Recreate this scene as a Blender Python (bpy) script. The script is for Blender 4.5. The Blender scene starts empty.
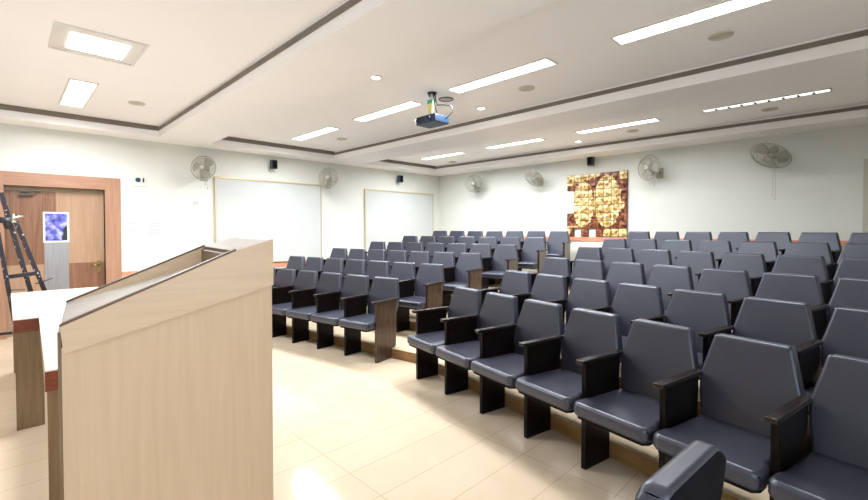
import bpy, bmesh, math, random
from mathutils import Vector, Matrix
random.seed(7)
C = bpy.context.scene.collection
PI = math.pi
R = math.radians

# ------------------------------------------------------------------ materials
def mat(name, col=(.8, .8, .8), rough=.5, metal=0., spec=.5, coat=0., coat_rough=.1):
    m = bpy.data.materials.new(name); m.use_nodes = True
    b = m.node_tree.nodes['Principled BSDF']
    b.inputs['Base Color'].default_value = (*col, 1); b.inputs['Roughness'].default_value = rough
    b.inputs['Metallic'].default_value = metal; b.inputs['Specular IOR Level'].default_value = spec
    b.inputs['Coat Weight'].default_value = coat; b.inputs['Coat Roughness'].default_value = coat_rough
    return m

def noisy(name, c1, c2, rough=.5, scale=(1, 1, 1), nscale=5., detail=4., bump=0., spec=.5, lo=.35, hi=.65, coat=0., dist=.0, metal=0.):
    """two-tone procedural colour from stretched noise in object space"""
    m = mat(name, c1, rough, metal, spec, coat); nt = m.node_tree; N, L = nt.nodes, nt.links
    b = N['Principled BSDF']
    tc = N.new('ShaderNodeTexCoord'); mp = N.new('ShaderNodeMapping'); mp.inputs['Scale'].default_value = scale
    no = N.new('ShaderNodeTexNoise'); no.inputs['Scale'].default_value = nscale; no.inputs['Detail'].default_value = detail
    no.inputs['Distortion'].default_value = dist
    cr = N.new('ShaderNodeValToRGB'); cr.color_ramp.elements[0].position = lo; cr.color_ramp.elements[1].position = hi
    cr.color_ramp.elements[0].color = (*c1, 1); cr.color_ramp.elements[1].color = (*c2, 1)
    L.new(tc.outputs['Object'], mp.inputs['Vector']); L.new(mp.outputs[0], no.inputs['Vector'])
    L.new(no.outputs['Fac'], cr.inputs['Fac']); L.new(cr.outputs[0], b.inputs['Base Color'])
    if bump:
        bp = N.new('ShaderNodeBump'); bp.inputs['Strength'].default_value = bump; bp.inputs['Distance'].default_value = .01
        L.new(no.outputs['Fac'], bp.inputs['Height']); L.new(bp.outputs[0], b.inputs['Normal'])
    return m

def emis(name, col, strength):
    m = bpy.data.materials.new(name); m.use_nodes = True; nt = m.node_tree
    b = nt.nodes['Principled BSDF']; b.inputs['Base Color'].default_value = (.9, .9, .9, 1)
    b.inputs['Emission Color'].default_value = (*col, 1); b.inputs['Emission Strength'].default_value = strength
    return m

def tile_mat(name, c1, c2, grout, w, h, loc, rough=.12, mortar=.003):
    m = mat(name, c1, rough, 0, .5); nt = m.node_tree; N, L = nt.nodes, nt.links; b = N['Principled BSDF']
    tc = N.new('ShaderNodeTexCoord'); mp = N.new('ShaderNodeMapping'); mp.inputs['Location'].default_value = loc
    br = N.new('ShaderNodeTexBrick'); br.offset = 0; br.squash = 1
    br.inputs['Scale'].default_value = 1; br.inputs['Brick Width'].default_value = w; br.inputs['Row Height'].default_value = h
    br.inputs['Mortar Size'].default_value = mortar; br.inputs['Mortar Smooth'].default_value = .1; br.inputs['Bias'].default_value = 0
    br.inputs['Color1'].default_value = (*c1, 1); br.inputs['Color2'].default_value = (*c2, 1); br.inputs['Mortar'].default_value = (*grout, 1)
    no = N.new('ShaderNodeTexNoise'); no.inputs['Scale'].default_value = 2.2; no.inputs['Detail'].default_value = 6
    mx = N.new('ShaderNodeMix'); mx.data_type = 'RGBA'; mx.blend_type = 'MULTIPLY'; mx.inputs['Factor'].default_value = .25
    cr = N.new('ShaderNodeValToRGB'); cr.color_ramp.elements[0].position = .3; cr.color_ramp.elements[1].position = .7
    cr.color_ramp.elements[0].color = (.82, .74, .62, 1); cr.color_ramp.elements[1].color = (1, 1, 1, 1)
    L.new(tc.outputs['Object'], mp.inputs['Vector']); L.new(mp.outputs[0], br.inputs['Vector'])
    L.new(mp.outputs[0], no.inputs['Vector']); L.new(no.outputs['Fac'], cr.inputs['Fac'])
    L.new(br.outputs['Color'], mx.inputs[6]); L.new(cr.outputs[0], mx.inputs[7]); L.new(mx.outputs[2], b.inputs['Base Color'])
    return m

M = {}
M['wall'] = noisy('wall paint', (.70, .72, .675), (.715, .735, .69), .55, (1, 1, 1), 3., 3, .02)
M['ceil'] = noisy('ceiling paint', (.93, .915, .92), (.94, .925, .93), .7, (1, 1, 1), 2., 2)
M['cove'] = noisy('cove moulding', (.17, .14, .12), (.20, .17, .14), .6, (1, 1, 1), 4)
M['floor'] = tile_mat('floor tile', (.66, .555, .425), (.635, .53, .40), (.50, .38, .27), .31, .95, (1.3, .42, 0), .09)
M['tier'] = tile_mat('tier tile', (.74, .61, .44), (.71, .58, .41), (.4, .3, .2), .6, .6, (.3, .1, 0), .2)
M['riser'] = noisy('riser wood', (.24, .13, .045), (.34, .20, .08), .35, (1, 1, 14), 3, 4)
M['rail'] = noisy('coral tile', (.66, .25, .15), (.74, .32, .20), .4, (4, 4, 4), 5, 3)
M['maple'] = noisy('maple laminate', (.59, .42, .265), (.65, .475, .31), .32, (26, 26, 1.2), 2.2, 5, 0, .4, .3, .7, 0, .3)
M['mapleH'] = noisy('maple laminate along', (.60, .43, .275), (.66, .485, .32), .32, (1.5, 14, 26), 2.2, 5, 0, .4, .3, .7, 0, .3)
M['white'] = noisy('white laminate', (.76, .71, .67), (.79, .75, .71), .18, (2, 2, 2), 3, 2)
M['cap'] = noisy('white lectern cap', (.90, .88, .86), (.92, .90, .88), .25, (2, 2, 2), 3, 2)
M['reading'] = noisy('reading surface', (.84, .85, .83), (.86, .87, .85), .15, (2, 2, 2), 3, 2)
M['shade'] = noisy('shaded operator side panel', (.16, .10, .045), (.21, .135, .065), .4, (3, 12, 1), 4)  # brown darkened for the shade in the lectern pocket and operator side
M['edge'] = noisy('brown edging', (.10, .05, .02), (.16, .085, .04), .4, (3, 3, 3), 5)
M['red'] = noisy('red brown edging', (.17, .042, .018), (.23, .06, .026), .35, (1, 6, 20), 3)
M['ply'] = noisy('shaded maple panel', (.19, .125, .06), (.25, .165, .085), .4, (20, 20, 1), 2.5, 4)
M['frame'] = noisy('door frame wood', (.33, .175, .11), (.43, .25, .165), .38, (16, 16, 1), 2.4, 5, 0, .4, .25, .75, 0, .4)
M['frameH'] = noisy('door lintel wood', (.33, .175, .11), (.43, .25, .165), .38, (16, 1, 16), 2.4, 5, 0, .4, .25, .75, 0, .4)
M['walnut'] = noisy('walnut veneer', (.16, .075, .042), (.28, .145, .085), .35, (1, 22, .8), 2.2, 5, 0, .4, .3, .7, 0, .8)
M['oak'] = noisy('oak veneer', (.36, .225, .14), (.44, .285, .185), .35, (1, 16, .8), 2.2, 5, 0, .4, .3, .7, 0, .5)
M['lint'] = noisy('door stop wood', (.28, .19, .09), (.36, .25, .13), .4, (1, 6, 6), 3)
M['dark'] = noisy('shaded seat panel wood', (.005, .0035, .003), (.008, .0055, .0045), .3, (9, 9, 1), 3, 4, 0, .12)  # near-black carries the shade between seats; end panels keep the wood's brown
M['end'] = noisy('end panel wood', (.035, .019, .012), (.065, .038, .024), .22, (9, 9, 1), 3, 4)
M['arm'] = noisy('armrest top', (.013, .009, .008), (.02, .014, .011), .22, (14, 3, 3), 3, 3, 0, .35)
M['vinyl'] = noisy('grey vinyl', (.023, .0225, .038), (.028, .0275, .045), .36, (1, 1, 1), 6, 5, .04, .95)
M['vinyl'].node_tree.nodes['Principled BSDF'].inputs['Specular Tint'].default_value = (.80, .88, 1, 1)
M['shell'] = noisy('backrest shell', (.008, .008, .010), (.012, .012, .014), .85, (1, 1, 1), 8, 3, 0, .03)
M['board'] = noisy('whiteboard', (.57, .60, .59), (.59, .62, .61), .2, (1, 1, 1), 2, 2)
M['gold'] = mat('gold trim', (.62, .52, .32), .35, .3)
M['fan'] = mat('fan plastic', (.36, .36, .29), .4)
M['blade'] = mat('fan blade', (.40, .40, .34), .35)
M['black'] = mat('black plastic', (.02, .022, .026), .35)
M['blueblk'] = mat('blue black plastic', (.03, .06, .10), .3)
M['pwhite'] = mat('white plastic', (.8, .8, .78), .4)
M['cord'] = mat('cord', (.55, .55, .5), .6)
M['chrome'] = mat('chrome', (.6, .6, .58), .2, 1.)
M['grey_metal'] = mat('dull metal', (.10, .09, .075), .45, .4)
M['brass'] = mat('brass', (.35, .27, .12), .3, 1.)
M['alu'] = noisy('brushed plate', (.33, .33, .35), (.40, .40, .42), .35, (1, 30, 1), 3, 3, 0, .5, .3, .7, 0, 0, .6)
M['trim'] = mat('fixture trim', (.72, .70, .66), .4)
M['lens'] = emis('lamp diffuser', (.97, .98, 1), 4)
M['lensdim'] = emis('dim lamp diffuser', (1, .99, .98), .9)
M['spot'] = emis('downlight lens', (1, .98, .96), 20)
M['grille'] = mat('ceiling grille', (.62, .57, .50), .6)
M['proj'] = mat('projector body', (.018, .042, .085), .35)
M['projg'] = mat('projector front', (.03, .05, .09), .25)
M['yel'] = mat('yellow label', (.85, .80, .25), .5)
M['grn'] = mat('green tag', (.08, .42, .32), .5)
M['apaint'] = noisy('paint spattered black wood', (.016, .012, .018), (.5, .45, .45), .4, (1, 1, 1), 34, 2, 0, .5, .64, .70)
M['agold'] = noisy('gold tile', (.42, .24, .06), (.86, .70, .36), .28, (1, 1, 1), 26, 3, 0, .6, .3, .7)
def ramp3(key, name, cols, scale):
    m = noisy(name, cols[0], cols[2], .28, (1, 1, 1), scale, 2, 0, .6, .36, .60); cr = [n for n in m.node_tree.nodes if n.type == 'VALTORGB'][0]
    e = cr.color_ramp.elements.new(.47); e.color = (*cols[1], 1); M[key] = m
M['abrown'] = noisy('red brown tile', (.16, .03, .015), (.30, .075, .035), .3, (1, 1, 1), 16, 3, 0, .6)
ramp3('agold', 'gold tile', [(.26, .12, .03), (.70, .47, .15), (.90, .78, .46)], 17)  # tile pattern, with brown relief shadows and pale highlights painted in
ramp3('abrown', 'red brown tile', [(.07, .012, .008), (.15, .03, .018), (.34, .12, .05)], 17)  # lighter ramp end paints occasional highlights on the brown tiles
M['aline'] = mat('tile joint', (.08, .04, .02), .5)
M['alcove'] = noisy('panel paint', (.50, .50, .42), (.53, .53, .45), .5, (1, 1, 1), 2)
M['switch'] = mat('switch plate', (.70, .73, .70), .35)
M['paper'] = mat('notice paper', (.60, .62, .62), .7)
M['ink'] = mat('notice print', (.42, .46, .52), .7)

def poster_mat():
    m = mat('poster print', (.3, .3, .8), .35); nt = m.node_tree; N, L = nt.nodes, nt.links; b = N['Principled BSDF']
    tc = N.new('ShaderNodeTexCoord'); no = N.new('ShaderNodeTexNoise'); no.inputs['Scale'].default_value = 14; no.inputs['Detail'].default_value = 4
    cr = N.new('ShaderNodeValToRGB'); e = cr.color_ramp.elements
    e[0].position = .3; e[0].color = (.02, .03, .16, 1); e[1].position = .72; e[1].color = (.55, .55, .95, 1)
    x = cr.color_ramp.elements.new(.48); x.color = (.13, .14, .60, 1)
    L.new(tc.outputs['Object'], no.inputs['Vector']); L.new(no.outputs['Fac'], cr.inputs['Fac']); L.new(cr.outputs[0], b.inputs['Base Color'])
    return m
M['poster'] = poster_mat()

# ------------------------------------------------------------------ mesh helpers
def box(bm, x0, x1, y0, y1, z0, z1, mi=0, bev=0, seg=2):
    vs = [bm.verts.new((x, y, z)) for z in (z0, z1) for x, y in ((x0, y0), (x1, y0), (x1, y1), (x0, y1))]
    fs = [bm.faces.new([vs[i] for i in f]) for f in ((3, 2, 1, 0), (4, 5, 6, 7), (0, 1, 5, 4), (1, 2, 6, 5), (2, 3, 7, 6), (3, 0, 4, 7))]
    for f in fs: f.material_index = mi
    if bev:
        es = list({e for f in fs for e in f.edges})
        bmesh.ops.bevel(bm, geom=es, offset=bev, segments=seg, affect='EDGES', profile=.5)
    return vs

def prism(bm, poly, a, b, axis='z', mi=0, bev=0, seg=2):
    """polygon extruded from a to b; poly coords are the other two axes"""
    def P(p, t):
        return {'z': (p[0], p[1], t), 'y': (p[0], t, p[1]), 'x': (t, p[0], p[1])}[axis]
    n = len(poly)
    A = [bm.verts.new(P(p, a)) for p in poly]; B = [bm.verts.new(P(p, b)) for p in poly]
    fs = [bm.faces.new(A), bm.faces.new(list(reversed(B)))]
    for i in range(n):
        fs.append(bm.faces.new([A[i], B[i], B[(i + 1) % n], A[(i + 1) % n]]))
    for f in fs: f.material_index = mi
    bmesh.ops.recalc_face_normals(bm, faces=fs)
    if bev:
        es = list({e for f in fs for e in f.edges})
        bmesh.ops.bevel(bm, geom=es, offset=bev, segments=seg, affect='EDGES', profile=.5)

def tube(bm, pts, r, n=8, mi=0, close=True):
    pts = [Vector(p) for p in pts]; rings = []
    rr = r if isinstance(r, (list, tuple)) else [r] * len(pts)
    for i, p in enumerate(pts):
        d = (pts[min(i + 1, len(pts) - 1)] - pts[max(i - 1, 0)]).normalized()
        a = d.orthogonal().normalized() if i == 0 else (a - d * a.dot(d)).normalized()
        b = d.cross(a)
        rings.append([bm.verts.new(p + (a * math.cos(2 * PI * k / n) + b * math.sin(2 * PI * k / n)) * rr[i]) for k in range(n)])
    for A, B in zip(rings, rings[1:]):
        for k in range(n):
            f = bm.faces.new([A[k], A[(k + 1) % n], B[(k + 1) % n], B[k]]); f.material_index = mi; f.smooth = True
    if close:
        for g in (list(reversed(rings[0])), rings[-1]):
            f = bm.faces.new(g); f.material_index = mi

def ring(bm, c, nrm, rad, r, n=32, m=6, mi=0):
    c = Vector(c); nrm = Vector(nrm).normalized(); a = nrm.orthogonal().normalized(); b = nrm.cross(a)
    rs = []
    for i in range(n):
        t = 2 * PI * i / n; d = a * math.cos(t) + b * math.sin(t)
        rs.append([bm.verts.new(c + d * (rad + r * math.cos(2 * PI * k / m)) + nrm * (r * math.sin(2 * PI * k / m))) for k in range(m)])
    for i in range(n):
        A, B = rs[i], rs[(i + 1) % n]
        for k in range(m):
            f = bm.faces.new([A[k], B[k], B[(k + 1) % m], A[(k + 1) % m]]); f.material_index = mi; f.smooth = True

def disc(bm, c, rad, z0, z1, n=24, mi=0):
    tube(bm, [(c[0], c[1], z0), (c[0], c[1], z1)], rad, n, mi)

def obj(name, bm, mats, parent=None, wn=False, loc=None, rotz=None, smooth=False):
    me = bpy.data.meshes.new(name); bmesh.ops.recalc_face_normals(bm, faces=bm.faces[:]); 
    if smooth or wn:
        for f in bm.faces: f.smooth = True
    bm.to_mesh(me); bm.free()
    for m in (mats if isinstance(mats, (list, tuple)) else [mats]): me.materials.append(M[m])
    o = bpy.data.objects.new(name, me); C.objects.link(o)
    if parent: o.parent = parent
    if loc: o.location = loc
    if rotz is not None: o.rotation_euler[2] = rotz
    if wn:
        w = o.modifiers.new('wn', 'WEIGHTED_NORMAL'); w.keep_sharp = True; w.weight = 100
    return o

def NB(): return bmesh.new()

def tag(o, label, cat, group=None):
    o['label'] = label; o['category'] = cat
    if group: o['group'] = group
    return o

def thing(name, label, cat, loc=(0, 0, 0), rotz=0, group=None):
    o = bpy.data.objects.new(name, None); C.objects.link(o); o.empty_display_size = .1
    o.location = loc; o.rotation_euler = (0, 0, rotz)
    return tag(o, label, cat, group)

def struct(name, bm, m, parent=None):
    o = obj(name, bm, m, parent)
    if not parent: o['kind'] = 'structure'
    return o

def copy_tree(o, parent=None):
    c = o.copy(); C.objects.link(c); c.parent = parent
    for ch in list(o.children): copy_tree(ch, c)
    return c

# ------------------------------------------------------------------ dimensions (metres); camera stands at x=0, y=0
WX, BY, RX, FY = -8.30, 8.40, 1.25, -3.2      # left wall, back wall, right wall, open front
ZS, ZF, ZT = 2.93, 3.03, 3.10                  # soffit, top of soffit face, tray ceiling
AX = -3.54                                     # aisle centre
OR, DR = Vector((-3.179, 2.92)), R(-10.5)      # right block front corner, row direction
OL, DL = Vector((-3.905, 2.931)), R(10.2)
PITCH, RISE, STEP = .49, .11, .925

# ------------------------------------------------------------------ the room
b = NB(); box(b, WX - .2, RX + .2, FY, BY + .2, -.15, 0); struct('floor', b, 'floor')
# left wall with the door opening
DY0, DY1, DZ = -.01, 1.09, 2.10
b = NB(); box(b, WX - .2, WX, FY, DY0, 0, 3.2); box(b, WX - .2, WX, DY1, BY + .2, 0, 3.2); box(b, WX - .2, WX, DY0, DY1, DZ, 3.2)
struct('wall_left', b, 'wall')
b = NB(); box(b, WX, RX + .2, BY, BY + .2, 0, 3.2); struct('wall_back', b, 'wall')
b = NB(); box(b, RX, RX + .2, 1.3, BY, 0, 3.2); box(b, RX, RX + .2, FY, 1.3, 0, .9); box(b, RX, RX + .2, FY, 1.3, 2.55, 3.2); struct('wall_right', b, 'wall')   # opening added out of view to let daylight onto the lectern side

b = NB(); box(b, WX - .2, RX + .2, FY - .2, FY, 0, 3.2); struct('wall_front', b, 'wall')
# ceiling: soffit frame and cross beams, tray ceilings above
TX0, TX1 = -7.86, .78
trays = [(-2.7, 1.72), (2.47, 4.87), (5.60, 7.82)]
b = NB()
box(b, WX, TX0, FY, BY, ZS, 3.3); box(b, TX1, RX, FY, BY, ZS, 3.3)
ys = [FY] + [v for t in trays for v in t] + [BY]
for i in range(0, len(ys), 2): box(b, TX0, TX1, ys[i], ys[i + 1], ZS, 3.3)
for y0, y1 in trays: box(b, TX0, TX1, y0, y1, ZT, 3.3)
struct('ceiling', b, 'ceil')
for n, (y0, y1) in enumerate(trays):     # dark cove moulding round the inside of every tray
    b = NB(); t = .014
    box(b, TX0, TX0 + t, y0, y1, ZF, ZT); box(b, TX1 - t, TX1, y0, y1, ZF, ZT)
    box(b, TX0 + t, TX1 - t, y0, y0 + t, ZF, ZT); box(b, TX0 + t, TX1 - t, y1 - t, y1, ZF, ZF + .045)
    struct('trim_%d' % (n + 1), b, 'cove')
# coral rails on the walls
b = NB(); box(b, WX, WX + .02, DY1 + .2, 5., .755, .825); struct('trim_4', b, 'rail')
b = NB(); box(b, WX + .001, RX - .001, BY - .022, BY, 1.26, 1.335, 0); struct('trim_5', b, 'rail')

# small shifts of each row along (u) and across (v) its own direction
ROWUV = {'left': [(.03, -.02), (-.088, -.03), (-.175, .0), (-.16, -.01), (-.175, -.01), (-.24, .12)],
         'right': [(.01, -.02), (.0, -.05), (-.02, -.05), (-.05, -.01), (-.06, -.02), (-.03, 0)]}
def rowpos(side, r):
    O, D = (OL, DL) if side == 'left' else (OR, DR)
    U = Vector((math.cos(D), math.sin(D))); V = Vector((-math.sin(D), math.cos(D))); u, v = ROWUV[side][r]
    return O + U * u + V * v + Vector((0, STEP * r)), U, V
# seating tiers (tiled tops, wooden risers), bent in the aisle like the rows
def rowline(O, D, v, k):
    U = Vector((math.cos(D), math.sin(D))); V = Vector((-math.sin(D), math.cos(D)))
    return O + V * v + Vector((0, STEP * k)), U
for k in range(5):
    pL, uL, vL = rowpos('left', k); pR, uR, vR = rowpos('right', k); pL = pL + vL * .262; pR = pR + vR * .262
    def at(p, u, x): return (x, p.y + u.y / u.x * (x - p.x))
    a, c = at(pL, uL, AX), at(pR, uR, AX); ap = (AX, (a[1] + c[1]) / 2)
    poly = [at(pL, uL, WX), ap, at(pR, uR, RX), (RX, BY), (WX, BY)]
    z0, z1 = RISE * k, RISE * (k + 1)
    b = NB(); n = len(poly)
    A = [b.verts.new((*p, z0)) for p in poly]; B = [b.verts.new((*p, z1)) for p in poly]
    b.faces.new(list(reversed(A))).material_index = 0; b.faces.new(B).material_index = 0
    for i in range(n):
        b.faces.new([A[i], A[(i + 1) % n], B[(i + 1) % n], B[i]]).material_index = 1 if i < 2 else 0
    o = obj('floor_tier', b, ['tier', 'riser']); o['kind'] = 'structure'

# ------------------------------------------------------------------ door
d = bpy.data.objects.new('door_1', None); C.objects.link(d); d.location = (WX, 0, 0); d['kind'] = 'structure'
b = NB()
box(b, -.18, .03, DY1, DY1 + .195, 0, 2.285); box(b, -.18, .03, DY0 - .195, DY0, 0, 2.285)
f = obj('door_frame', b, 'frame', d)
b = NB(); box(b, -.18, .03, DY0, DY1, DZ, 2.285); obj('lintel', b, 'frameH', d)
b = NB(); box(b, -.16, -.075, DY0, DY1, DZ - .055, DZ); obj('door_stop', b, 'lint', d)
leaf_z = .99
cy = .53
b = NB(); X0, X1 = -.145, -.10
box(b, X0, X1, DY0, cy, leaf_z, DZ - .058, 0); box(b, X0, X1, cy, DY1, leaf_z, DZ - .058, 1)
box(b, X0, X1, DY0, cy, .002, leaf_z, 1); box(b, X0, X1, cy, DY1, .002, leaf_z, 0)
obj('door_leaf', b, ['walnut', 'oak'], d)
b = NB(); box(b, X1, X1 + .008, .395, .665, .30, 1.31); obj('push_plate', b, 'alu', d)
b = NB()
box(b, X1 + .001, X1 + .012, .995, 1.045, .84, 1.01); tube(b, [(X1 + .01, 1.02, .95), (X1 + .06, 1.02, .95)], .014, 10)
tube(b, [(X1 + .06, 1.02, .95), (X1 + .06, .93, .945)], .011, 8); tube(b, [(X1 + .012, 1.02, .875), (X1 + .03, 1.02, .875)], .016, 10)
obj('door_handle', b, 'brass', d)
b = NB(); box(b, X1, X1 + .05, .14, .29, 1.965, 2.0, 0, .006); tube(b, [(X1 + .03, .16, 2.005), (X1 + .10, .26, 2.012), (X1 + .03, .36, 2.03)], .007, 6)
obj('door_closer', b, 'grey_metal', d)
# poster on the door
p = thing('poster', 'blue printed poster with white border taped to the wooden door', 'poster', (WX + X1 + .009, .53, 1.525))
b = NB(); box(b, 0, .003, -.145, .145, -.222, .222); obj('sheet', b, 'pwhite', p)
b = NB(); box(b, .003, .0045, -.122, .122, -.198, .198); obj('print', b, 'poster', p)
b = NB()
prism(b, [(.055, -.19), (.121, -.19), (.121, .01), (.105, .02), (.085, -.01), (.07, -.05), (.078, -.10), (.06, -.14)], .0045, .0055, 'x'); 
obj('dark_figure', b, 'black', p)

# back-right pale panel at the edge of the photo
b = NB(); box(b, -.09, .80, BY - .03, BY, .0 + .55, 2.46); struct('trim_6', b, 'alcove')

# ------------------------------------------------------------------ wall boards
def board(y0, y1, z1, label):
    t = thing('whiteboard', label, 'whiteboard', (WX, (y0 + y1) / 2, .85), 0, 'whiteboards on the left wall')
    w = (y1 - y0) / 2; h = z1 - .85
    b = NB(); box(b, 0, .03, -w + .012, w - .012, .01, h - .02); obj('panel', b, 'board', t)
    b = NB(); box(b, 0, .045, -w, w, h - .028, h); box(b, 0, .045, -w, -w + .014, 0, h - .028)
    box(b, 0, .04, w - .008, w, 0, h - .028); box(b, 0, .045, -w + .014, w - .008, 0, .01)
    obj('frame', b, 'gold', t)
board(2.67, 4.80, 2.44, 'large white board with gold frame between the two left-wall fans')
board(5.93, 8.15, 2.43, 'white board with thin frame beside the far left corner')

# small fittings left of the boards
t = thing('thermostat', 'small white control plate with a dark round dial beside the door frame', 'switch', (WX, 1.55, 2.27))
b = NB(); box(b, 0, .018, -.085, .085, -.09, .09, 0, .004); obj('plate', b, 'switch', t)
b = NB(); tube(b, [(.018, -.03, .015), (.036, -.03, .015)], .036, 20); obj('dial', b, 'blueblk', t)
b = NB(); box(b, .018, .026, .035, .055, -.02, .05); obj('lever', b, 'black', t)
def notice(y, label):
    t = thing('notice', label, 'notice', (WX, y, 1.48), 0, 'white paper notices beside the door')
    b = NB(); box(b, 0, .003, -.10, .10, -.125, .125); obj('sheet', b, 'paper', t)
    b = NB()
    for k in range(6): box(b, .003, .004, -.085, .085 - .02 * (k % 3), .098 - .036 * k, .110 - .036 * k)
    obj('print', b, 'ink', t)
notice(1.44, 'printed white notice on the wall, the one next to the door frame')
notice(1.75, 'printed white notice on the wall, farther from the door frame')
t = thing('wall_socket', 'pair of small white switches below the fan nearest the door', 'switch', (WX, 2.36, 1.96))
b = NB(); box(b, 0, .014, -.055, .055, -.035, .035, 0, .004); obj('plate', b, 'switch', t)
for y_ in (-.021, .021):
    b = NB(); box(b, .014, .02, y_ - .009, y_ + .009, -.018, .018); obj('rocker', b, 'ink', t)

# ------------------------------------------------------------------ ceiling fittings
def tube_light(x0, x1, y0, y1, label, dim=False, power=60):
    t = thing('ceiling_light', label, 'ceiling light', ((x0 + x1) / 2, (y0 + y1) / 2, ZT), 0, 'recessed fluorescent ceiling lights')
    w, h = (x1 - x0) / 2, (y1 - y0) / 2
    b = NB(); e = .018
    box(b, -w - e, w + e, -h - e, -h, -.012, 0); box(b, -w - e, w + e, h, h + e, -.012, 0)
    box(b, -w - e, -w, -h, h, -.012, 0); box(b, w, w + e, -h, h, -.012, 0)
    obj('frame', b, 'trim', t)
    b = NB(); box(b, -w, w, -h, h, -.006, -.001); obj('diffuser', b, 'lensdim' if dim else 'lens', t)
    nl = 9
    for k in range(1, nl):
        b = NB(); x = -w + 2 * w * k / nl; box(b, x - (.012 if dim else .004), x + (.012 if dim else .004), (-h * .2 if dim else -h), h, -.016 if dim else -.010, -.006)
        obj('louvre', b, 'black' if dim else 'trim', t)
    L = bpy.data.lights.new('tube_lamp', 'AREA'); L.shape = 'RECTANGLE'; L.size = 2 * w; L.size_y = 2 * h; L.energy = power; L.color = (.96, .98, 1); L.spread = R(165)
    o = bpy.data.objects.new('tube_lamp', L); C.objects.link(o); o.parent = t; o.location = (0, 0, -.02)
    return t
PW = 42
tube_light(-1.54, -.30, 3.62, 3.80, 'long bright ceiling light at the top right, nearest of the middle tray', power=PW * .38)
tube_light(-3.42, -2.17, 3.62, 3.80, 'bright ceiling light in the middle tray just right of the projector', power=PW)
tube_light(-5.32, -4.07, 3.62, 3.80, 'bright ceiling light in the middle tray just left of the projector', power=PW)
tube_light(-7.23, -5.99, 3.62, 3.80, 'bright ceiling light in the middle tray closest to the left wall', power=PW)
tube_light(-1.62, -.36, 6.68, 6.80, 'dim ceiling light with visible louvres above the rear rows at the right', True, power=PW * .12)
tube_light(-3.44, -2.22, 6.68, 6.86, 'bright ceiling light in the rear tray above the golden artwork', power=PW * .6)
tube_light(-5.34, -4.14, 6.70, 6.88, 'bright ceiling light in the rear tray, second from the left wall', power=PW)
tube_light(-7.22, -6.05, 6.72, 6.90, 'farthest small ceiling light, above the room corner', power=PW)
tube_light(-7.30, -6.03, .52, .74, 'bright louvred ceiling light above the wooden door', power=PW)

t = thing('square_light', 'square recessed ceiling light with cream reflector ends above the lectern', 'ceiling light', (-4.77, .60, ZT))
w, h = .31, .29
b = NB(); e = .02
box(b, -w - e, w + e, -h - e, -h, -.015, 0); box(b, -w - e, w + e, h, h + e, -.015, 0); box(b, -w - e, -w, -h, h, -.015, 0); box(b, w, w + e, -h, h, -.015, 0)
obj('frame', b, 'trim', t)
b = NB(); box(b, -w, w, -h, -.20, -.006, -.001); box(b, -w, w, .20, h, -.006, -.001); box(b, -w, -.215, -.2, .2, -.006, -.001); box(b, .19, w, -.2, .2, -.006, -.001)
obj('reflector', b, 'trim', t)
b = NB(); box(b, -.215, .19, -.2, .2, -.012, -.001); obj('diffuser', b, 'lens', t)
L = bpy.data.lights.new('panel_lamp', 'AREA'); L.shape = 'RECTANGLE'; L.size = .4; L.size_y = .4; L.energy = PW * .9; L.color = (.96, .98, 1); L.spread = R(165)
o = bpy.data.objects.new('panel_lamp', L); C.objects.link(o); o.parent = t; o.location = (0, 0, -.02)

for x, y, z, lab in ((-3.70, 2.80, ZT, 'round downlight above and to the left of the projector'), (-3.66, 4.50, ZT, 'round downlight to the right of the projector'),
                     (-3.79, 7.45, ZT, 'round downlight near the back wall above the artwork')):
    t = thing('downlight', lab, 'ceiling light', (x, y, z), 0, 'round downlights along the aisle')
    b = NB(); ring(b, (0, 0, -.004), (0, 0, 1), .055, .010, 24, 6); obj('rim', b, 'trim', t)
    b = NB(); disc(b, (0, 0), .05, -.006, -.001); obj('lens', b, 'spot', t)
for x, y, lab in ((-.90, 4.22, 'beige round ceiling speaker grille at the upper right of the middle tray'),
                  (-2.78, 4.23, 'beige round ceiling speaker grille right of the projector downlight'),
                  (-3.71, 3.88, 'dark round ceiling grille right beside the projector mount'),
                  (-6.59, 1.21, 'beige round ceiling grille above the wall left of the first fan'),
                  (-6.64, 4.27, 'small round ceiling grille in the middle tray near the left wall'),
                  (-7.05, 7.60, 'farthest round ceiling grille in the corner of the rear tray'),
                  (-3.03, 5.95, 'round ceiling grille on the near side of the rear tray'),
                  (-2.76, 7.28, 'round ceiling grille behind the lit lamp above the artwork'),
                  (-.98, 7.28, 'round ceiling grille behind the dim louvred lamp')):
    t = thing('ceiling_grille', lab, 'ceiling grille', (x, y, ZT), 0, 'round ceiling grilles')
    dk = 'dark round' in lab
    b = NB(); ring(b, (0, 0, -.004), (0, 0, 1), .085, .008, 28, 6); obj('rim', b, 'black' if dk else 'grille', t)
    b = NB(); disc(b, (0, 0), .082, -.006, -.001); 
    for k in range(1, 5): ring(b, (0, 0, -.007), (0, 0, 1), .017 * k, .003, 24, 4)
    obj('mesh_face', b, 'grille', t)

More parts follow.
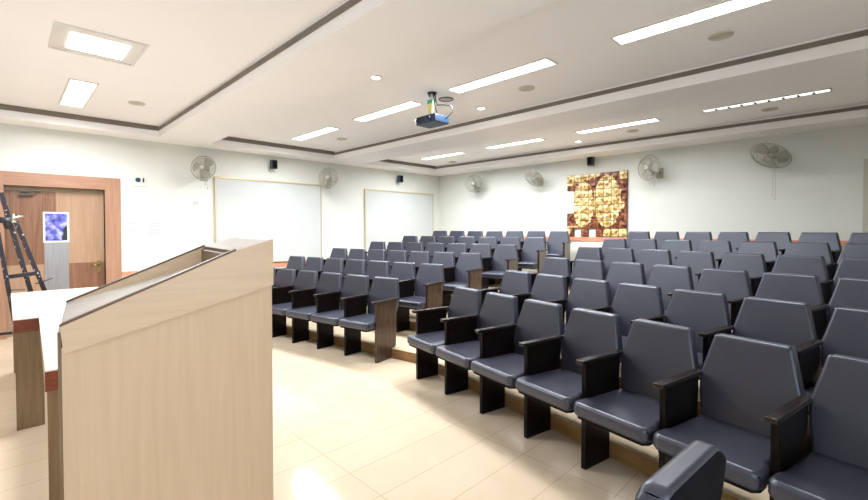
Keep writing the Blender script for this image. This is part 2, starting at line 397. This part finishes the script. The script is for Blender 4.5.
# projector on its ceiling mount
PX, PY = -3.66, 3.59
t = thing('projector', 'blue-grey projector hanging from a white ceiling pole', 'projector', (PX, PY, ZT))
zc = -.335; q = .82
b = NB()
prism(b, [(-.17, -.11), (-.14, -.13), (.14, -.13), (.17, -.11), (.17, .11), (.14, .13), (-.14, .13), (-.17, .11)], zc - .04, zc + .05, 'z', 0, .014, 2)
body = obj('body', b, 'proj', t, wn=True)
b = NB(); tube(b, [(.08, -.125, zc), (.08, -.15, zc)], .032, 20); ring(b, (.08, -.15, zc), (0, 1, 0), .030, .006, 20, 6); obj('lens', b, 'projg', body)
b = NB()
for k in range(6): box(b, -.13 + .025 * k, -.118 + .025 * k, -.133, -.129, zc - .03, zc + .03)
obj('vent', b, 'black', body)
b = NB(); tube(b, [(0, 0, -.012), (0, 0, zc + .05)], .022, 14); obj('pole', b, 'pwhite', t)
b = NB(); disc(b, (0, 0), .055, -.014, 0); tube(b, [(-.04, .0, -.014), (-.04, 0, -.04)], .01, 8); tube(b, [(.045, .0, -.014), (.045, 0, -.04)], .01, 8); obj('ceiling_plate', b, 'black', t)
b = NB(); box(b, -.035, .03, -.03, -.022, -.24, -.13); obj('yellow_label', b, 'yel', t)['label'] = 'yellow label'
b = NB(); box(b, -.045, .035, -.034, -.023, -.13, -.085); obj('green_tag', b, 'grn', t)['label'] = 'green tag'
b = NB()
pts = [(.03, .02, -.01), (.035, .03, -.10), (.06, .03, -.15), (.15, .05, -.16), (.25, .07, -.19), (.27, .07, -.25), (.20, .06, -.31), (.15, .05, -.33)]
tube(b, pts, .006, 6); tube(b, [(.03, -.01, -.01), (.05, .0, -.15), (.07, .02, -.29)], .007, 6)
obj('cable', b, 'black', t)
b = NB(); tube(b, [(-.16, -.05, zc + .02), (-.25, -.06, zc + .035)], .004, 6); obj('antenna', b, 'black', t)

# ------------------------------------------------------------------ wall speakers
def speaker(loc, rz, label, m='black', s=1.):
    t = thing('wall_speaker', label, 'loudspeaker', loc, rz, 'small wall loudspeakers')    # local -y points into the room
    b = NB(); box(b, -.055 * s, .055 * s, -.17, -.06, -.085 * s, .085 * s, 0, .008); obj('cabinet', b, m, t, wn=True)
    b = NB(); box(b, -.045 * s, .045 * s, -.174, -.169, -.07 * s, .07 * s); obj('front_grille', b, 'shell', t)
    b = NB(); box(b, -.03, .03, -.012, 0, -.04, .04); tube(b, [(0, -.01, 0), (0, -.07, 0)], .012, 8); obj('bracket', b, 'pwhite', t)
speaker((WX, 3.72, 2.75), R(90), 'small black speaker high above the large gold-framed white board')
speaker((WX, 6.93, 2.73), R(90), 'small blue-black speaker above the far white board', 'blueblk')
speaker((-3.945, BY, 2.84), 0, 'small black speaker above the golden artwork')

# ------------------------------------------------------------------ wall fans
CAM = Vector((0, 0, 1.5)); YAW = R(45.3)
CR = Vector((math.cos(YAW), math.sin(YAW), 0))
def fan(cage, wall, px_off, rad, label, cord=None):
    """cage = centre of the cage; wall = mount point; px_off = (amount, right, up) lean of the face away from straight towards the seats"""
    cage = Vector(cage); wall = Vector(wall)
    tc = (CAM - cage).normalized(); r_ = CR - tc * CR.dot(tc); r_.normalize(); u_ = tc.cross(r_) * -1
    if u_.z < 0: u_ = -u_
    am, rx, uz = px_off
    n = (tc * math.cos(am) + (r_ * rx + u_ * uz).normalized() * math.sin(am)).normalized()
    t = thing('wall_fan', label, 'fan', wall, 0, 'wall fans')
    c = cage - wall
    bk = c - n * .075
    b = NB()
    for rr, dz in ((rad, 0), (rad * .93, .022), (rad * .78, .038), (rad * .6, .048), (rad * .42, .053), (rad * .24, .055)): ring(b, c + n * dz, n, rr, .0026, 36, 5)
    for rr, dz in ((rad, -.012), (rad * .85, -.045), (rad * .6, -.07), (rad * .35, -.08)): ring(b, c + n * dz, n, rr, .0026, 36, 5)
    ring(b, c - n * .005, n, rad, .0065, 40, 6)
    a = n.orthogonal().normalized(); q = n.cross(a)
    for k in range(36):
        d_ = a * math.cos(2 * PI * k / 36) + q * math.sin(2 * PI * k / 36)
        tube(b, [c + d_ * rad * .12 + n * .056, c + d_ * rad * .6 + n * .048, c + d_ * rad * .93 + n * .022, c + d_ * rad], .0016, 4, close=False)
        tube(b, [c + d_ * rad, c + d_ * rad * .85 - n * .045, c + d_ * rad * .3 - n * .08], .0016, 4, close=False)
    cg = obj('cage', b, 'fan', t)
    b = NB(); tube(b, [c + n * .052, c + n * .062], [.045, .035], 20); obj('badge', b, 'blade', cg)
    b = NB()
    for k in range(3):
        th0 = 2 * PI * k / 3
        rows = []
        for i in range(7):
            rr = rad * (.16 + .70 * i / 6); row = []
            wdt = .55 - .10 * abs(i - 4) / 4
            for j in range(7):
                s = (j / 6 - .5) * 2; th = th0 + s * wdt + .25 * (i / 6)
                row.append(b.verts.new(c + (a * math.cos(th) + q * math.sin(th)) * rr + n * (.018 * s - .01)))
            rows.append(row)
        for i in range(6):
            for j in range(6):
                f = b.faces.new([rows[i][j], rows[i + 1][j], rows[i + 1][j + 1], rows[i][j + 1]]); f.smooth = True
    tube(b, [c - n * .03, c + n * .03], .04, 20)
    bl = obj('blades', b, 'blade', t); s_ = bl.modifiers.new('thick', 'SOLIDIFY'); s_.thickness = .003
    b = NB(); tube(b, [c - n * .03, c - n * .06, c - n * .14, c - n * .17], [.045, .062, .058, .03], 18)
    obj('motor_housing', b, 'fan', t)
    b = NB(); nb = c - n * .12
    low = nb + Vector((0, 0, -.13))
    w_in = Vector((.06, 0, 0)) if abs(wall.x - WX) < .01 else Vector((0, -.06, 0))
    tube(b, [nb, nb + Vector((0, 0, -.06)), low], [.03, .032, .038], 12)
    tube(b, [low + Vector((0, 0, .04)), w_in * .8 + Vector((0, 0, low.z * .6)), w_in * .2 + Vector((0, 0, low.z * .6))], [.03, .028, .03], 10)
    obj('neck', b, 'fan', t)
    b = NB()
    if abs(wall.x - WX) < .01: box(b, 0, .03, -.06, .06, -.11 + low.z * .5, .07 + low.z * .5, 0, .006)
    else: box(b, -.06, .06, -.03, 0, -.11 + low.z * .5, .07 + low.z * .5, 0, .006)
    obj('wall_plate', b, 'fan', t)
    if cord:
        b = NB()
        for s, ln in ((-.03, cord), (.035, cord + .06)):
            p0 = low + CR * s * .6
            tube(b, [p0, p0 + Vector((0, 0, -ln))], .0035, 5); tube(b, [p0 + Vector((0, 0, -ln)), p0 + Vector((0, 0, -ln - .03))], .008, 6)
        obj('pull_cord', b, 'cord', t)
fan((-7.92, 2.38, 2.53), (WX, 2.50, 2.53), (R(25), -.5, .3), .20, 'grey-green wall fan nearest the door, left of the large white board', .12)
fan((-7.92, 4.76, 2.56), (WX, 4.98, 2.56), (R(20), -.5, .3), .20, 'pale wall fan between the two white boards', .12)
fan((-6.80, 8.08, 2.60), (-6.95, BY, 2.58), (R(18), -.5, .2), .205, 'wall fan on the back wall nearest the left corner', .10)
fan((-5.09, 8.05, 2.58), (-5.16, BY, 2.58), (R(50), -.6, -.75), .215, 'tilted wall fan on the back wall just left of the artwork', .10)
fan((-2.78, 8.06, 2.58), (-2.70, BY, 2.60), (R(42), -.95, .1), .22, 'wall fan on the back wall just right of the artwork', .10)
fan((-1.065, 8.02, 2.575), (-.96, BY, 2.70), (R(53), -.4, -.9), .26, 'large down-tilted wall fan at the right with long hanging cords', .52)

# ------------------------------------------------------------------ artwork of relief tiles
t = thing('wall_artwork', 'gold and red-brown relief tile artwork hanging on the back wall', 'artwork', (-3.875, BY, 1.35))
W, H, nx, nz, sub = 1.235, 1.26, 8, 8, 6
tw, th_ = W / nx, H / nz
b = NB(); 
missing = {(0, 4), (0, 5), (0, 3), (1, 0), (3, 0)}
for i in range(nx):
    for j in range(nz):
        if (i, j) in missing: continue
        box(b, -W / 2 + i * tw, -W / 2 + (i + 1) * tw, -.03, 0, j * th_, (j + 1) * th_)
obj('backing', b, 'aline', t)
def gold_at(x, z):
    # x, z in 0..8 tile units from the bottom left
    if ((x - 2.3) / 1.5) ** 2 + ((z - 4.1) / 2.95) ** 2 < 1: return True
    if ((x - 5.5) / 1.75) ** 2 + ((z - 4.4) / 3.2) ** 2 < 1: return True
    if x > 6.6 and 3.4 < z < 4.4 and x < 7.7: return True
    if z > 6.55 + .22 * x and x < 4.5: return True
    if z > 7.05 and x > 7: return True
    if z < .97 and x > 5: return True
    if z < 1.35 and z > .98 and x < 1.6: return True
    if z < .98 and x < .55: return True
    return False
b = NB()
for i in range(nx):
    for j in range(nz):
        if (i, j) in missing: continue
        g = .006; x0, z0 = -W / 2 + i * tw + g, j * th_ + g; ww, hh = tw - 2 * g, th_ - 2 * g
        grid = [[None] * (sub + 1) for _ in range(sub + 1)]
        cu, cv = random.uniform(.35, .65), random.uniform(.3, .6)
        for p in range(sub + 1):
            for q in range(sub + 1):
                u, v = p / sub, q / sub
                dd = math.hypot(u - cu, v - cv); y = -.038 - .030 * max(0, 1 - (dd / .36) ** 2) * (1.6 if v < cv + .12 else .25)
                grid[p][q] = b.verts.new((x0 + u * ww, y, z0 + v * hh))
        for p in range(sub):
            for q in range(sub):
                f = b.faces.new([grid[p][q], grid[p + 1][q], grid[p + 1][q + 1], grid[p][q + 1]])
                f.material_index = 0 if gold_at(i + (p + .5) / sub, j + (q + .5) / sub) else 1
        edge = [grid[p][0] for p in range(sub)] + [grid[sub][q] for q in range(sub)] + [grid[p][sub] for p in range(sub, 0, -1)] + [grid[0][q] for q in range(sub, 0, -1)]
        base = [b.verts.new((v.co.x, -.029, v.co.z)) for v in edge]
        for k in range(len(edge)):
            f = b.faces.new([edge[k], base[k], base[(k + 1) % len(edge)], edge[(k + 1) % len(edge)]]); f.material_index = 1
o = obj('relief_tiles', b, ['agold', 'abrown'], t)

# ------------------------------------------------------------------ auditorium chairs
def side_panel_bm(end=False):
    b = NB(); h = .017
    if end: poly = [(0, 0), (.252, 0), (.252, .12), (.33, .12), (.345, .665), (0, .665)]
    else: poly = [(0, 0), (.252, 0), (.252, .33), (.35, .42), (.36, .665), (0, .665)]
    prism(b, poly, -h, h, 'x', 0, .003, 1)
    return b
def arm_bm():
    b = NB()
    prism(b, [(-.026, -.045), (.022, -.045), (.026, -.03), (.024, .40), (-.024, .40), (-.030, -.03)], .665, .690, 'z', 0, .006, 2)
    return b
SEAT_POLY = [(-.218, .35), (-.222, .02), (-.238, -.02), (-.240, -.10), (-.215, -.135), (.215, -.135), (.240, -.10), (.238, -.02), (.222, .02), (.218, .35)]
def seat_bm():
    b = NB()
    prism(b, SEAT_POLY, .378, .462, 'z', 0, .028, 5)
    for v in b.verts:      # crown of the cushion
        if v.co.z > .43:
            fx = 1 - (v.co.x / .24) ** 2; v.co.z += .012 * max(0, fx)
        if v.co.z > .40: v.co.z -= .03 * max(0, (v.co.y + .135)) * .6
    return b
def back_bm():
    b = NB(); sl = .20
    poly = [(-.205, .44), (-.226, .56), (-.234, .675), (-.180, .895), (-.169, .905), (.169, .905), (.180, .895), (.234, .675), (.226, .56), (.205, .44)]
    prism(b, poly, 0, .068, 'y', 0, .018, 4)
    for v in b.verts: v.co.y += .33 + sl * (v.co.z - .45)
    return b
def shell_bm():
    b = NB(); sl = .20
    poly = [(-.19, .42), (-.225, .675), (-.168, .885), (.168, .885), (.225, .675), (.19, .42)]
    prism(b, poly, .062, .080, 'y', 0, .004, 1)
    for v in b.verts: v.co.y += .33 + sl * (v.co.z - .45)
    return b
def pan_bm():
    b = NB(); prism(b, [(x * .93, y * .93 + .01) for x, y in SEAT_POLY], .366, .392, 'z'); return b
def make_chair():
    t = thing('auditorium_chair', '', 'chair', (0, 0, 0))
    s = obj('seat', seat_bm(), 'vinyl', t, wn=True)
    obj('seat_pan', pan_bm(), 'shell', s)
    k = obj('backrest', back_bm(), 'vinyl', t, wn=True)
    obj('back_shell', shell_bm(), 'shell', k)
    p = obj('side_panel', side_panel_bm(), 'dark', t, loc=(-.245, 0, 0))
    obj('armrest', arm_bm(), 'arm', p, wn=True)
    return t
proto = make_chair()
endp_mesh = None
def add_end(t, sx):
    global endp_mesh
    if endp_mesh is None:
        o = obj('side_panel', side_panel_bm(True), 'end', t, loc=(sx, 0, 0)); a = obj('armrest', arm_bm(), 'arm', o, wn=True); endp_mesh = (o, a)
    else:
        o = endp_mesh[0].copy(); C.objects.link(o); o.parent = t; o.location = (sx, 0, 0)
        a = endp_mesh[1].copy(); C.objects.link(a); a.parent = o
    o['label'] = 'brown aisle end panel'
rows = ['front', 'second', 'third', 'fourth', 'fifth', 'last']
nth = ['beside the aisle', 'second from the aisle', 'third from the aisle', 'fourth from the aisle', 'fifth from the aisle', 'sixth from the aisle', 'farthest from the aisle']
used = False; ends = []
for r in range(6):
    for side, O, D in (('left', OL, DL), ('right', OR, DR)):
        U = Vector((math.cos(D), math.sin(D)))
        for k in range(7):
            off = -(k + .5) * PITCH if side == 'left' else (k + .5) * PITCH
            p = rowpos(side, r)[0] + U * off
            t = proto if not used else copy_tree(proto); used = True
            t.location = (p.x, p.y, RISE * r); t.rotation_euler = (0, 0, D)
            t['category'] = 'chair'; t['group'] = 'grey auditorium chairs in the %s block' % side
            t['label'] = 'grey padded auditorium chair, %s row of the %s block, %s' % (rows[r], side, nth[k])
            if (side == 'left' and k == 0) or (side == 'right' and k == 6): ends.append(t)
t = thing('padded_chair', 'loose grey padded chair in the bottom right foreground, only its rounded backrest top showing', 'chair', (-.74, 1.185, 0), R(-94.6))
s_ = obj('seat', seat_bm(), 'vinyl', t, wn=True)
b = NB()
prism(b, [(-.19, .50), (-.21, .62), (-.205, .82), (-.188, .915), (-.155, .942), (.155, .942), (.188, .915), (.205, .82), (.21, .62), (.19, .50)], 0, .068, 'y', 0, .023, 5)
for v in b.verts: v.co.y += .33 + .14 * (v.co.z - .45)
k_ = obj('backrest', b, 'vinyl', t, wn=True)
b = NB()
prism(b, [(-.17, .48), (-.198, .62), (-.203, .82), (-.184, .908), (-.150, .932), (.150, .932), (.184, .908), (.203, .82), (.205, .62), (.18, .48)], .040, .080, 'y', 0, .018, 4)
for v in b.verts: v.co.y += .33 + .14 * (v.co.z - .45)
obj('back_shell', b, 'shell', k_, wn=True)
for sx in (-1, 1):
    b = NB(); tube(b, [(sx * .17, .34, .40), (sx * .17, .385, .62)], .014, 8); obj('back_upright', b, 'black', t)
    for y_ in (-.06, .30):
        b = NB(); tube(b, [(sx * .17, y_, .38), (sx * .20, y_ + (.03 if y_ > 0 else -.03), 0)], [.016, .012], 10); obj('leg', b, 'black', t)
for e in ends: add_end(e, .245)

# ------------------------------------------------------------------ lectern
t = thing('lectern', 'tall light maple lectern with slanted top in the left foreground', 'lectern', (-1.58, .11, 0), R(84.1))
LL, LW = .58, .52
near = [(-.007, 1.227), (.4536, 1.4245), (LL, 1.462), (LL, 1.297), (.0, 1.150)]
for y0, nm in ((0, 1), (LW - .018, 2)):
    b = NB(); prism(b, near, y0, y0 + .018, 'y'); r_ = obj('side_rail', b, 'mapleH', t)
    b = NB()
    prism(b, [(-.007, 1.2272), (.4536, 1.4247), (.4536, 1.432), (-.007, 1.2345)], y0 - .001, y0 + .019, 'y'); obj('edge_strip', b, 'edge', r_)
for y0 in (.015, LW - .033):
    b = NB(); prism(b, [(-.005, 0), (LL - .008, 0), (LL - .008, 1.31), (-.005, 1.165)], y0, y0 + .018, 'y'); obj('side_panel', b, 'maple', t)
b = NB(); box(b, LL - .018, LL, .018, LW - .018, .0, 1.455); obj('front_panel', b, 'maple', t)
b = NB(); prism(b, [(-.006, 1.213), (LL - .018, 1.365), (LL - .018, 1.380), (-.006, 1.228)], .018, LW - .018, 'y'); s_ = obj('reading_desk', b, 'reading', t)
b = NB(); box(b, -.010, -.006, .018, LW - .018, 1.212, 1.232); obj('front_lip', b, 'alu', s_)
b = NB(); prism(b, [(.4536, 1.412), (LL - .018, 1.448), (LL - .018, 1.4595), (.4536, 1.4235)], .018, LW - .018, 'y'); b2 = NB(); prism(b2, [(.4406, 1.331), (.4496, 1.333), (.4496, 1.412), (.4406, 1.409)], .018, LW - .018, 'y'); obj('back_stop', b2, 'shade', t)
tb = obj('top_board', b, 'cap', t)
b = NB(); box(b, .4496, .4536, .018, LW - .018, 1.411, 1.4245); obj('edge_strip', b, 'edge', tb)
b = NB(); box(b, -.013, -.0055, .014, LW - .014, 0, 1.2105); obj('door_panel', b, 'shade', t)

# ------------------------------------------------------------------ L-shaped desk
t = thing('desk', 'white topped L-shaped desk with red-brown edge behind the lectern', 'desk', (-4.43, .03, 0))
zt = .83
b = NB(); prism(b, [(-1.87, 0), (0, 0), (0, .140), (1.70, .092), (1.70, .69), (0, .69), (-1.87, .72)], zt - .006, zt, 'z'); obj('desktop', b, 'white', t)
b = NB()
box(b, -.02, 0, .0, .140, zt - .10, zt - .006); box(b, 1.68, 1.70, .092, .69, zt - .10, zt - .006); prism(b, [(0, .140), (1.68, .0926), (1.68, .110), (0, .158)], zt - .10, zt - .006, 'z')
box(b, -1.87, -.02, 0, .015, zt - .10, zt - .006)
obj('edge_band', b, 'red', t)
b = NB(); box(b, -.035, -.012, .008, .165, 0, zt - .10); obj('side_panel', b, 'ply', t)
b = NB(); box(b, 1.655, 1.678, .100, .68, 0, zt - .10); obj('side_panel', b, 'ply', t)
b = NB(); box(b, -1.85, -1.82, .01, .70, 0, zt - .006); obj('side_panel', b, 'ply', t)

# ------------------------------------------------------------------ easel by the door
EX = -6.9
t = thing('easel', 'black wooden easel spattered with paint in front of the door', 'easel', (EX, .15, 0))
def stick(name, a, c, w, dth, parent=t):
    a = Vector(a) - Vector((EX, .15, 0)); c = Vector(c) - Vector((EX, .15, 0)); dvec = (c - a); L_ = dvec.length
    b = NB(); box(b, -dth / 2, dth / 2, -w / 2, w / 2, 0, L_, 0, .003, 1)
    o = obj(name, b, 'apaint', parent); o.location = a; o.rotation_mode = 'QUATERNION'; o.rotation_quaternion = dvec.to_track_quat('Z', 'X')
    # keep the broad face towards the room
    o.rotation_quaternion = Vector((0, 0, 1)).rotation_difference(dvec.normalized())
    return o
stick('leg', (EX, .355, 0), (EX, -.03, 1.91), .045, .025)
stick('leg', (EX - .06, .54, 0), (EX - .06, .085, 1.59), .045, .025)
stick('leg', (EX + .04, .11, 0), (EX + .04, -.065, 1.50), .04, .025)
stick('leg', (EX - .70, -.34, 0), (EX - .06, -.10, 1.70), .04, .025)
stick('crossbar', (EX + .02, .01, .955), (EX + .02, .285, .985), .045, .02)
stick('crossbar', (EX + .07, -.45, .33), (EX + .07, .04, .325), .03, .02)
b = NB(); tube(b, [(.03, -.16, 1.61), (.03, 0, 1.645)], .012, 8); tube(b, [(.06, -.085, 1.57), (.06, -.085, 1.67)], [.03, .01], 8); obj('clamp', b, 'chrome', t)
b = NB(); tube(b, [(.05, -.2, 1.60), (.05, -.13, 1.59), (.05, -.14, 1.50)], [.035, .05, .02], 10); obj('knob', b, 'black', t)
b = NB(); tube(b, [(.05, -.13, .81), (.05, .0, .80)], .005, 6); tube(b, [(.06, .09, .86), (.06, .24, .915)], .006, 6); obj('peg', b, 'black', t)

# ------------------------------------------------------------------ daylight through the added right-wall opening, world
w = bpy.data.worlds.new('World'); bpy.context.scene.world = w; w.use_nodes = True
w.node_tree.nodes['Background'].inputs[0].default_value = (.80, .88, 1, 1); w.node_tree.nodes['Background'].inputs[1].default_value = 2.2

# ------------------------------------------------------------------ camera
cd = bpy.data.cameras.new('camera'); cam = bpy.data.objects.new('camera', cd); C.objects.link(cam)
cam.location = (0, 0, 1.5); cam.rotation_euler = (R(90 - 1.2), 0, YAW)
cd.sensor_width = 36; cd.sensor_fit = 'HORIZONTAL'; cd.lens = 433 / 868 * 36; cd.shift_y = -12 / 868; cd.clip_start = .05
sc = bpy.context.scene; sc.camera = cam
sc.view_settings.view_transform = 'Standard'; sc.view_settings.look = 'None'; sc.view_settings.gamma = 1; sc.view_settings.use_curve_mapping = False
sc.view_settings.exposure = 0.88
sc.cycles.use_denoising = True
sc.cycles.max_bounces = 10; sc.cycles.diffuse_bounces = 5
